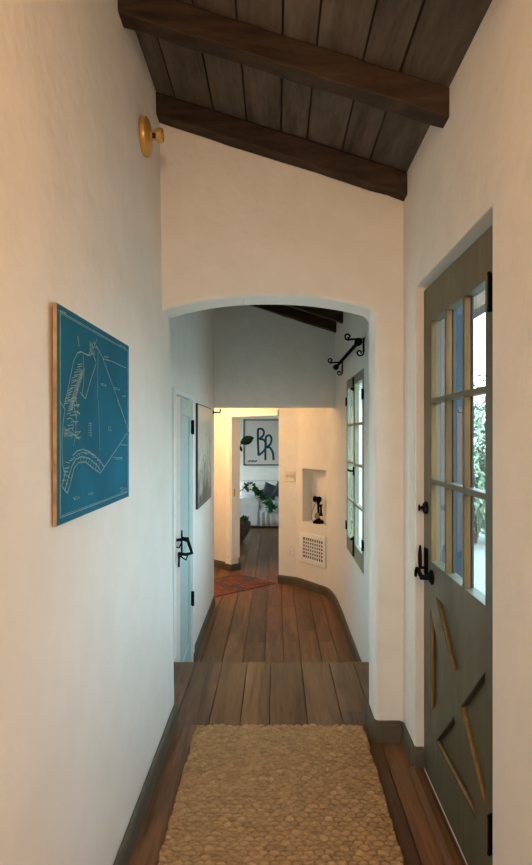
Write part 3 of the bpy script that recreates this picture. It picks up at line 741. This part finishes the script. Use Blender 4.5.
MB().lathe(dl, dn, [(.034, 0), (.036, .012), (.030, .018), (.012, .02)], 24).build('dial', 'dull', ph, smooth=True)
cp = [Vector((pc.x, pc.y, zf+.26))-tdir*.0, Vector((pc.x, pc.y, 0))+ed*.07+Vector((0,0,zf+.21)), Vector((pc.x, pc.y, 0))+ed*.125+Vector((0,0,zf+.12)), Vector((pc.x, pc.y, 0))+ed*.135+Vector((0,0,zf+.04)), Vector((pc.x, pc.y, 0))+ed*.11+Vector((0,0,zf+.008)), Vector((pc.x, pc.y, 0))+ed*.055+Vector((0,0,zf+.008))]
MB().tube(cp, .0035, 6).build('cord', 'ridge', ph, smooth=True)

# doorway strike plate
sk = MB(FD).box(-.024, -.0222, .03, .055, .62, .72)
struct(sk.build('trim_4', 'brass'), 'metal strike plate on the doorway jamb')

# ------------------------------------------------------------------ rugs
rx0, rx1, ry0, ry1 = -.393, .426, .35, 3.015
st1 = .0045
xs = np.arange(rx0, rx1+1e-6, st1); ys = np.arange(ry0, ry1+1e-6, st1)
X, Yg = np.meshgrid(xs, ys)
rs = np.random.RandomState(2)
def smooth_noise(shape, n, amp):
    g = rs.rand(shape[0]//n+3, shape[1]//n+3)*2-1
    yi = np.arange(shape[0])/n; xi = np.arange(shape[1])/n
    y0_ = yi.astype(int); x0_ = xi.astype(int); fy = (yi-y0_)[:, None]; fx = (xi-x0_)[None]
    fy = fy*fy*(3-2*fy); fx = fx*fx*(3-2*fx)
    a = g[y0_][:, x0_]; b = g[y0_][:, x0_+1]; c = g[y0_+1][:, x0_]; d = g[y0_+1][:, x0_+1]
    return amp*((a*(1-fx)+b*fx)*(1-fy)+(c*(1-fx)+d*fx)*fy)
jx = smooth_noise(X.shape, 9, .0025)+smooth_noise(X.shape, 40, .008); jy = smooth_noise(X.shape, 11, .002)+smooth_noise(X.shape, 60, .007)
px_, py_ = .036, .027
row = (Yg+jy)/py_; ri = np.floor(row); fr_ = row-ri
col = (X+jx)/px_+.5*(ri % 2); ci = np.floor(col); fc = col-ci
knot = np.clip(1-(np.abs(fr_-.5)*2.15)**2.5, 0, 1)**.6*(.62+.38*np.clip(1-(np.abs(fc-.5+.35*(fr_-.5))*2.1)**2.5, 0, 1)**.6)
hsh = np.modf(np.sin(ri*12.9898+ci*78.233)*43758.5453)[0]; hsh = np.abs(hsh)
Z = .002+knot*(.021+.006*hsh)+smooth_noise(X.shape, 3, .0016)
edge = smooth_noise((X.shape[0], 2), 6, .006)[:, :1]
X2 = X+edge*((X-rx0 < .1)*1.)*(1-(X-rx0)/.1)-edge*((rx1-X < .1)*1.)*(1-(rx1-X)/.1)
Z[0, :] = .001; Z[-1, :] = .001; Z[:, 0] = .001; Z[:, -1] = .001
vs = np.stack([X2, Yg+.004*np.sin(X*40)*(Yg > ry1-.03), Z], -1).reshape(-1, 3)
ny, nx = X.shape; idx = np.arange(ny*nx).reshape(ny, nx)
fs = np.stack([idx[:-1, :-1], idx[:-1, 1:], idx[1:, 1:], idx[1:, :-1]], -1).reshape(-1, 4)
rc = Vector(((rx0+rx1)/2, (ry0+ry1)/2, 0))
me = bpy.data.meshes.new('jute_rug'); me.from_pydata((vs-np.array(rc)).tolist(), [], fs.tolist()); me.materials.append(M['jute'])
me.polygons.foreach_set('use_smooth', [True]*len(me.polygons))
ca = me.color_attributes.new('rnd', 'FLOAT_COLOR', 'POINT')
ca.data.foreach_set('color', np.stack([.3+.4*hsh.ravel()]*3+[np.ones(hsh.size)], -1).astype(np.float32).ravel())
ro = bpy.data.objects.new('jute_rug', me); ro.location = rc; C.objects.link(ro); LOC['jute_rug'] = rc
sd = ro.modifiers.new('thick', 'SOLIDIFY'); sd.thickness = .0005; sd.offset = -1
tag(ro, 'chunky braided natural jute runner rug on the dark wooden floor', 'rug')

KR = Vector((.0, 7.47)); du = Vector((-.683, .73)); dw = Vector((-.73, -.683))
def kp(a, b, z): p = KR+du*a+dw*b; return (p.x, p.y, z)
km = MB(); n1, n2 = 2, 2
km.hexa([kp(0,0,ZL+.001), kp(.70,0,ZL+.001), kp(.70,1.35,ZL+.001), kp(0,1.35,ZL+.001), kp(0,0,ZL+.008), kp(.70,0,ZL+.008), kp(.70,1.35,ZL+.008), kp(0,1.35,ZL+.008)])
tag(km.build('red_rug', 'kilim', loc=(-.6, 7.2, ZL), bevel=.002), 'faded red patterned rug on the floor before the far doorway', 'rug')

# ------------------------------------------------------------------ far room
so = thing('sofa', 'white slipcovered sofa in the far room under the lettered poster', 'sofa', (-.1, 12.3, ZL))
sx0, sx1 = -.78, .93
b = MB().box(sx0+.02, sx1-.02, 11.97, 12.78, ZL+.06, .02); b.build('seat_base', 'slip', so, bevel=.03, bseg=3, smooth=True)
sk = MB(); n = 60; vs = []; fs = []
for i in range(n+1):
    x = sx0+(sx1-sx0)*i/n; y = 11.95+.014*math.sin(i*1.7)+.008*math.sin(i*4.1)
    vs += [(x, y, ZL+.03), (x, y+.006, -.08), (x, 11.965, .0), (x, 11.99, .0), (x, y+.03, ZL+.03)]
for i in range(n):
    for k in range(5): fs.append((i*5+k, i*5+(k+1) % 5, i*5+5+(k+1) % 5, i*5+5+k))
fs += [(0,1,2,3,4), tuple(n*5+k for k in (4,3,2,1,0))]
sk.add(vs, fs).build('skirt', 'slip', so, smooth='all')
for x0_, x1_ in ((sx0, sx0+.46), (sx1-.30, sx1)):
    pr = []; w_ = x1_-x0_
    for i in range(13):
        a_ = math.pi*i/12; pr.append((x0_+w_/2+w_/2*math.cos(a_), .11+.13*math.sin(a_)))
    pr += [(x0_+.02, -.02), (x0_+.03, ZL+.05), (x1_-.03, ZL+.05), (x1_-.02, -.02)]
    MB().prism(pr, 'y', 11.93, 12.72).build('arm', 'slip', so, bevel=.02, bseg=3, smooth=True)
MB().box(sx0+.04, sx1-.04, 12.50, 12.82, ZL+.2, .50).build('backrest', 'slip', so, bevel=.07, bseg=4, smooth=True)
MB().box(sx0+.47, sx1-.31, 11.99, 12.55, .0, .13).build('seat_cushion', 'slip', so, bevel=.04, bseg=3, smooth=True)
def pillow(name, c, w_, h_, t_, rz, rx, mat, label, cat='cushion', grp=None, roll=0):
    T = Matrix.Translation(c) @ Matrix.Rotation(rz, 4, 'Z') @ Matrix.Rotation(rx, 4, 'X') @ Matrix.Rotation(roll, 4, 'Y')
    mb = MB(T); n = 14; vs = []; fs = []
    for s in (1, -1):
        for i in range(n+1):
            for k in range(n+1):
                u = i/n*2-1; v_ = k/n*2-1; pu = 1-.10*(1-abs(v_)**2)*abs(u)**3; pv = 1-.10*(1-abs(u)**2)*abs(v_)**3
                vs.append((u*w_/2*pu, s*t_/2*max(0, (1-u**4)*(1-v_**4))**.5, v_*h_/2*pv))
    q_ = (n+1)**2
    for s in (0, 1):
        for i in range(n):
            for k in range(n):
                a_ = s*q_+i*(n+1)+k; fs.append((a_, a_+1, a_+n+2, a_+n+1) if s else (a_, a_+n+1, a_+n+2, a_+1))
    mb.add(vs, fs); o = mb.build(name, mat, smooth='all', loc=c); bm = bmesh.new(); bm.from_mesh(o.data)
    bmesh.ops.remove_doubles(bm, verts=bm.verts, dist=1e-4); bm.to_mesh(o.data); bm.free()
    return tag(o, label, cat, grp)
pillow('cushion', (-.12, 12.36, .31), .30, .30, .12, 0, -.15, 'cushion', 'dark grey cushion nearest the arm of the white sofa', roll=.35)
pillow('cushion', (.13, 12.22, .32), .36, .30, .12, .1, -.2, 'cushion', 'dark grey pointed cushion further along the white sofa', roll=.45)
tw = MB(); n = 12; vs = []; fs = []
prof = [(12.12, .145), (12.02, .150), (11.955, .13), (11.925, .05), (11.92, -.06)]
for i in range(n+1):
    x = -.20+.19*i/n
    for y, z in prof: vs.append((x+.01*math.sin(z*20), y+.006*math.sin(i*1.3), z+.004*math.cos(i*1.3)))
for i in range(n):
    for k in range(4): fs.append((i*5+k, i*5+k+1, i*5+6+k, i*5+5+k))
t_ = tw.add(vs, fs).build('throw_blanket', 'throw', smooth='all', loc=(-.12, 12.0, .05))
m_ = t_.modifiers.new('t', 'SOLIDIFY'); m_.thickness = .01; m_.offset = 1
tag(t_, 'pale aqua patterned throw hanging over the front of the white sofa', 'blanket')
# poster
po = thing('poster', 'large off-white framed poster with hand-drawn teal letters BR', 'poster', (-.19, 12.9, .80))
S = 12.86/620
def PP(px, py, y=12.862): return ((px-276)*S, y, 1.43-(py-435)*S)
pxl, pxr, pzb, pzt = -.675, .275, .800, 1.752
MB().box(pxl+.012, pxr-.012, 12.866, 12.899, pzb+.012, pzt-.012).build('canvas', 'canvas', po)
f = MB().box(pxl, pxl+.02, 12.85, 12.899, pzb, pzt).box(pxr-.02, pxr, 12.85, 12.899, pzb, pzt).box(pxl+.02, pxr-.02, 12.85, 12.899, pzb, pzb+.02).box(pxl+.02, pxr-.02, 12.85, 12.899, pzt-.02, pzt)
f.build('picture_frame', 'frame', po)
def crv(pts, n=6):
    out = []; P = [Vector(p) for p in pts]
    for i in range(len(P)-1):
        a_, b_, c_, d_ = P[max(i-1, 0)], P[i], P[i+1], P[min(i+2, len(P)-1)]
        for k in range(n):
            t = k/n; out.append(.5*((2*b_)+(c_-a_)*t+(2*a_-5*b_+4*c_-d_)*t*t+(3*b_-a_-3*c_+d_)*t**3))
    return out+[P[-1]]
def Q(x, y): return PP(225+x/8.867, 405+y/8.867)
r_ = .022
l1 = MB().tube(crv([Q(292,215), Q(292,330), Q(298,450)]), r_, 8).tube(crv([Q(290,215), Q(325,212), Q(345,240), Q(335,275), Q(308,300), Q(345,310), Q(362,350), Q(350,400), Q(300,445)]), r_, 8)
l2 = MB().tube(crv([Q(362,285), Q(358,390), Q(358,490)]), r_, 8).tube(crv([Q(358,285), Q(392,268), Q(412,300), Q(400,350), Q(365,375), Q(400,380), Q(425,430), Q(430,490)]), r_, 8)
for l_ in (l1, l2):
    for v_ in l_.v: v_.y = 12.862+(v_.y-12.862)*.12
    l_.build('letter', 'ink', po)
tx = MB()
for i in range(6):
    x = 205+i*14
    tx.tube([Q(x, 505), Q(x, 490)], .006, 5).tube([Q(x, 490), Q(x+8, 492), Q(x+8, 498), Q(x, 498)] if i % 2 else [Q(x, 505), Q(x+8, 505), Q(x+8, 491)], .006, 5)
for v_ in tx.v: v_.y = 12.863+(v_.y-12.863)*.2
tx.build('caption', 'frame', po)

def leafmesh(mb, base, d, up, ln_, wd, curl=.25, n=6):
    base = Vector(base); d = Vector(d).normalized(); s = d.cross(Vector(up)).normalized(); nrm = s.cross(d)
    vs = []; fs = []
    for i in range(n+1):
        t = i/n; w_ = wd*math.sin(math.pi*min(1, t*.94+.04))**.8; c = base+d*ln_*t+nrm*(-curl*ln_*t*t)
        vs += [c-s*w_/2+nrm*w_*.12, c, c+s*w_/2+nrm*w_*.12]
    for i in range(n): fs += [(i*3, i*3+1, i*3+4, i*3+3), (i*3+1, i*3+2, i*3+5, i*3+4)]
    mb.add(vs, fs)
# potted plant
pp = thing('potted_plant', 'leafy plant in a brown bowl planter beyond the far doorway', 'plant', (-.66, 10.35, ZL))
MB().lathe((-.66, 10.35, ZL), (0,0,1), [(.10, 0), (.11, .02), (.19, .14), (.235, .27), (.24, .34), (.225, .345), (.215, .30), (.05, .29)], 32).build('planter', 'pot', pp, smooth=True)
stm = MB(); lv = MB(); dk = MB(); rg = random.Random(5)
def P(px, py, y): return Vector(((px-276)*y/620, y, 1.43-(py-435)*y/620))
top = P(243, 443, 10.4)
stm.tube(crv([(-.66, 10.35, -.05), (-.74, 10.36, .6), (-.70, 10.38, 1.15), tuple(top)]), .008, 6)
ell = MB(); ctr = P(246.5, 437, 10.4)
leafmesh(dk, P(240.5, 443, 10.4), (1, .1, .42), (0, -1, 0), .24, .15, .05, 8)
leafmesh(dk, P(240, 446, 10.4), (.3, .1, -.9), (0, -1, 0), .10, .05, .05, 5)
arc = crv([(-.66, 10.35, -.05), (-.80, 10.7, .35), tuple(P(240, 491, 11.2)), tuple(P(250, 486, 11.3)), tuple(P(259, 492, 11.4)), tuple(P(267, 500, 11.4)), tuple(P(272, 509, 11.4))], 8)
stm.tube(arc, .008, 6)
for i in range(22, len(arc)):
    for k in range(7):
        d = Vector((rg.uniform(-.6, .9), rg.uniform(-.5, .3), rg.uniform(-.9, .5)))
        leafmesh(lv if rg.random() < .6 else dk, arc[i]+Vector((rg.uniform(-.02, .02),)*3), d, (0, -1, .2), rg.uniform(.06, .11), rg.uniform(.022, .04), .3, 4)
for k in range(60):
    a_ = rg.uniform(0, 6.28); r0 = rg.uniform(.02, .2)
    leafmesh(lv, (-.66+r0*math.cos(a_), 10.35+r0*math.sin(a_), -.03), (math.cos(a_)*.8, math.sin(a_)*.8, rg.uniform(.4, 1.4)), (0, -1, .1), rg.uniform(.08, .16), rg.uniform(.03, .055), .35, 4)
stm.build('stem', 'darkleaf', pp, smooth=True); lv.build('foliage', 'leaf', pp); dk.build('foliage', 'darkleaf', pp)
fl = MB(); 
for k in range(6):
    a_ = k*1.05; leafmesh(fl, P(250.5, 486.5, 11.25), (math.cos(a_), -.4, math.sin(a_)), (0, -1, 0), .06, .035, .2, 4)
fl.build('flower', 'white', pp)

# ------------------------------------------------------------------ lamps (out of view: behind the camera, and behind the low header)
lp = thing('pendant_lamp', 'round warm globe lamp hanging from the planks behind the camera', 'lamp', (.03, -.50, 2.32))
MB().lathe((.03, -.50, 2.32), (0,0,1), [(.02, 0), (.09, .03), (.12, .09), (.12, .13), (.08, .19), (.03, .21)], 24).build('globe', 'globe', lp, smooth=True)
MB().lathe((.03, -.50, 2.53), (0,0,1), [(.035, 0), (.035, .02), (.008, .03), (.008, .255), (.05, .265), (.05, .28)], 16).build('stem', 'iron', lp, smooth=True)
lp = thing('ceiling_lamp', 'flush warm lamp on the vestibule ceiling, hidden by the low header', 'lamp', (-1.2, 7.5, 1.95))
MB().lathe((-1.2, 7.5, 2.019), (0,0,-1), [(.10, 0), (.11, .01), (.10, .03), (.06, .05), (.01, .056)], 24).build('globe', 'globe', lp, smooth=True)
def point(loc, col, w_, r):
    l = bpy.data.lights.new('lamp_light', 'POINT'); l.energy = w_; l.color = col; l.shadow_soft_size = r
    o = bpy.data.objects.new('lamp_light', l); o.location = loc; C.objects.link(o)
point((.03, -.50, 2.20), (1, .60, .33), 62, .12)
point((-1.2, 7.5, 1.86), (1, .60, .28), 36, .08)

# ------------------------------------------------------------------ outside
struct(MB().box(.80, 30, -12, 40, -.45, -.14).build('floor_terrace', 'paving'), 'pale terrace outside the garden door')
struct(MB().box(-30, -2.9, -12, 40, -.9, -.5).build('floor_yard', 'paving'))
struct(MB().box(-30, 30, -30, -3.3, -.9, -.5).build('floor_yard.001', 'paving'))
pch = thing('porch', 'slate painted porch post and beam outside the garden door', 'porch', (1.87, 6.4, -.14))
MB().box(1.815, 1.925, 6.35, 6.46, -.139, 2.56).build('post', 'slate', pch, bevel=.008)
MB().box(1.80, 1.94, 3.0, 9.0, 2.56, 2.78).build('porch_beam', 'bark', pch, bevel=.01)
def shrub(c, r, h, n, label, sl=.11, seed=1, grp=None):
    rg = random.Random(seed); o = thing('garden_shrub', label, 'shrub', (c[0], c[1], -.14), grp); lv = MB(); st = MB()
    for k in range(7):
        a_ = rg.uniform(0, 6.28); tp = (c[0]+r*.6*math.cos(a_), c[1]+r*.6*math.sin(a_), -.14+h*rg.uniform(.5, .9))
        st.tube(crv([(c[0], c[1], -.14), (c[0]+.1*math.cos(a_), c[1]+.1*math.sin(a_), h*.35), tp], 4), .02, 6)
    for k in range(n):
        a_ = rg.uniform(0, 6.28); u = rg.uniform(-1, 1); rr = rg.uniform(.45, 1)**.5*(1+.25*math.sin(3*a_+seed))
        s_ = math.sqrt(1-u*u); p = Vector((c[0]+r*rr*s_*math.cos(a_), c[1]+r*rr*s_*math.sin(a_), -.1+h*.5+h*.5*rr*u*.95))
        d = Vector((math.cos(a_)+rg.uniform(-.6, .6), math.sin(a_)+rg.uniform(-.6, .6), rg.uniform(-.7, .7)))
        leafmesh(lv, p, d, (rg.uniform(-.5, .5), rg.uniform(-.5, .5), 1), sl*rg.uniform(.7, 1.5), sl*.4, .3, 3)
    lv.build('foliage', 'bush', o); st.build('stem', 'bark', o, smooth=True)
    return o
shrub((4.2, 12.4), 1.3, 2.1, 2600, 'tall leafy garden shrub seen through the right column of door panes', .16, 2)
shrub((2.9, 9.0), .55, 1.25, 1200, 'low leafy shrub nearest the garden door', .11, 3)
shrub((5.6, 15.0), 1.4, 3.2, 2200, 'tallest shrub at the back of the garden', .18, 4)
shrub((2.3, 13.5), .8, 1.6, 1200, 'rounded shrub by the outer wall of the far room', .13, 5)

# ------------------------------------------------------------------ sky, camera, colour
wd_ = bpy.data.worlds.new('sky'); bpy.context.scene.world = wd_; wd_.use_nodes = True; nt = wd_.node_tree
bg = nt.nodes['Background']; sky = N(nt, 'ShaderNodeTexSky'); sky.sky_type = 'NISHITA'; sky.sun_disc = False
sky.sun_elevation = math.radians(40); sky.sun_rotation = math.radians(200); sky.air_density = 1.0; sky.dust_density = 3.0
mx = N(nt, 'ShaderNodeMix'); mx.data_type = 'RGBA'; mx.inputs[0].default_value = .5
mx.inputs[7].default_value = (5.3, 7.4, 8.2, 1)
nt.links.new(sky.outputs[0], mx.inputs[6]); nt.links.new(mx.outputs[2], bg.inputs['Color']); bg.inputs['Strength'].default_value = 1.15

cd = bpy.data.cameras.new('camera'); co = bpy.data.objects.new('camera', cd); C.objects.link(co)
co.location = (0, 0, 1.43); co.rotation_euler = (math.pi/2, 0, 0)
cd.sensor_fit = 'VERTICAL'; cd.sensor_height = 36; cd.lens = 620/865*36
cd.shift_x = -10/865; cd.shift_y = 2.5/865; cd.clip_start = .02
sc_ = bpy.context.scene; sc_.camera = co
sc_.view_settings.view_transform = 'Standard'; sc_.view_settings.look = 'None'; sc_.view_settings.gamma = 1
sc_.view_settings.use_curve_mapping = False; sc_.view_settings.exposure = 0.24
sc_.cycles.max_bounces = 12; sc_.cycles.diffuse_bounces = 6; sc_.cycles.transparent_max_bounces = 16
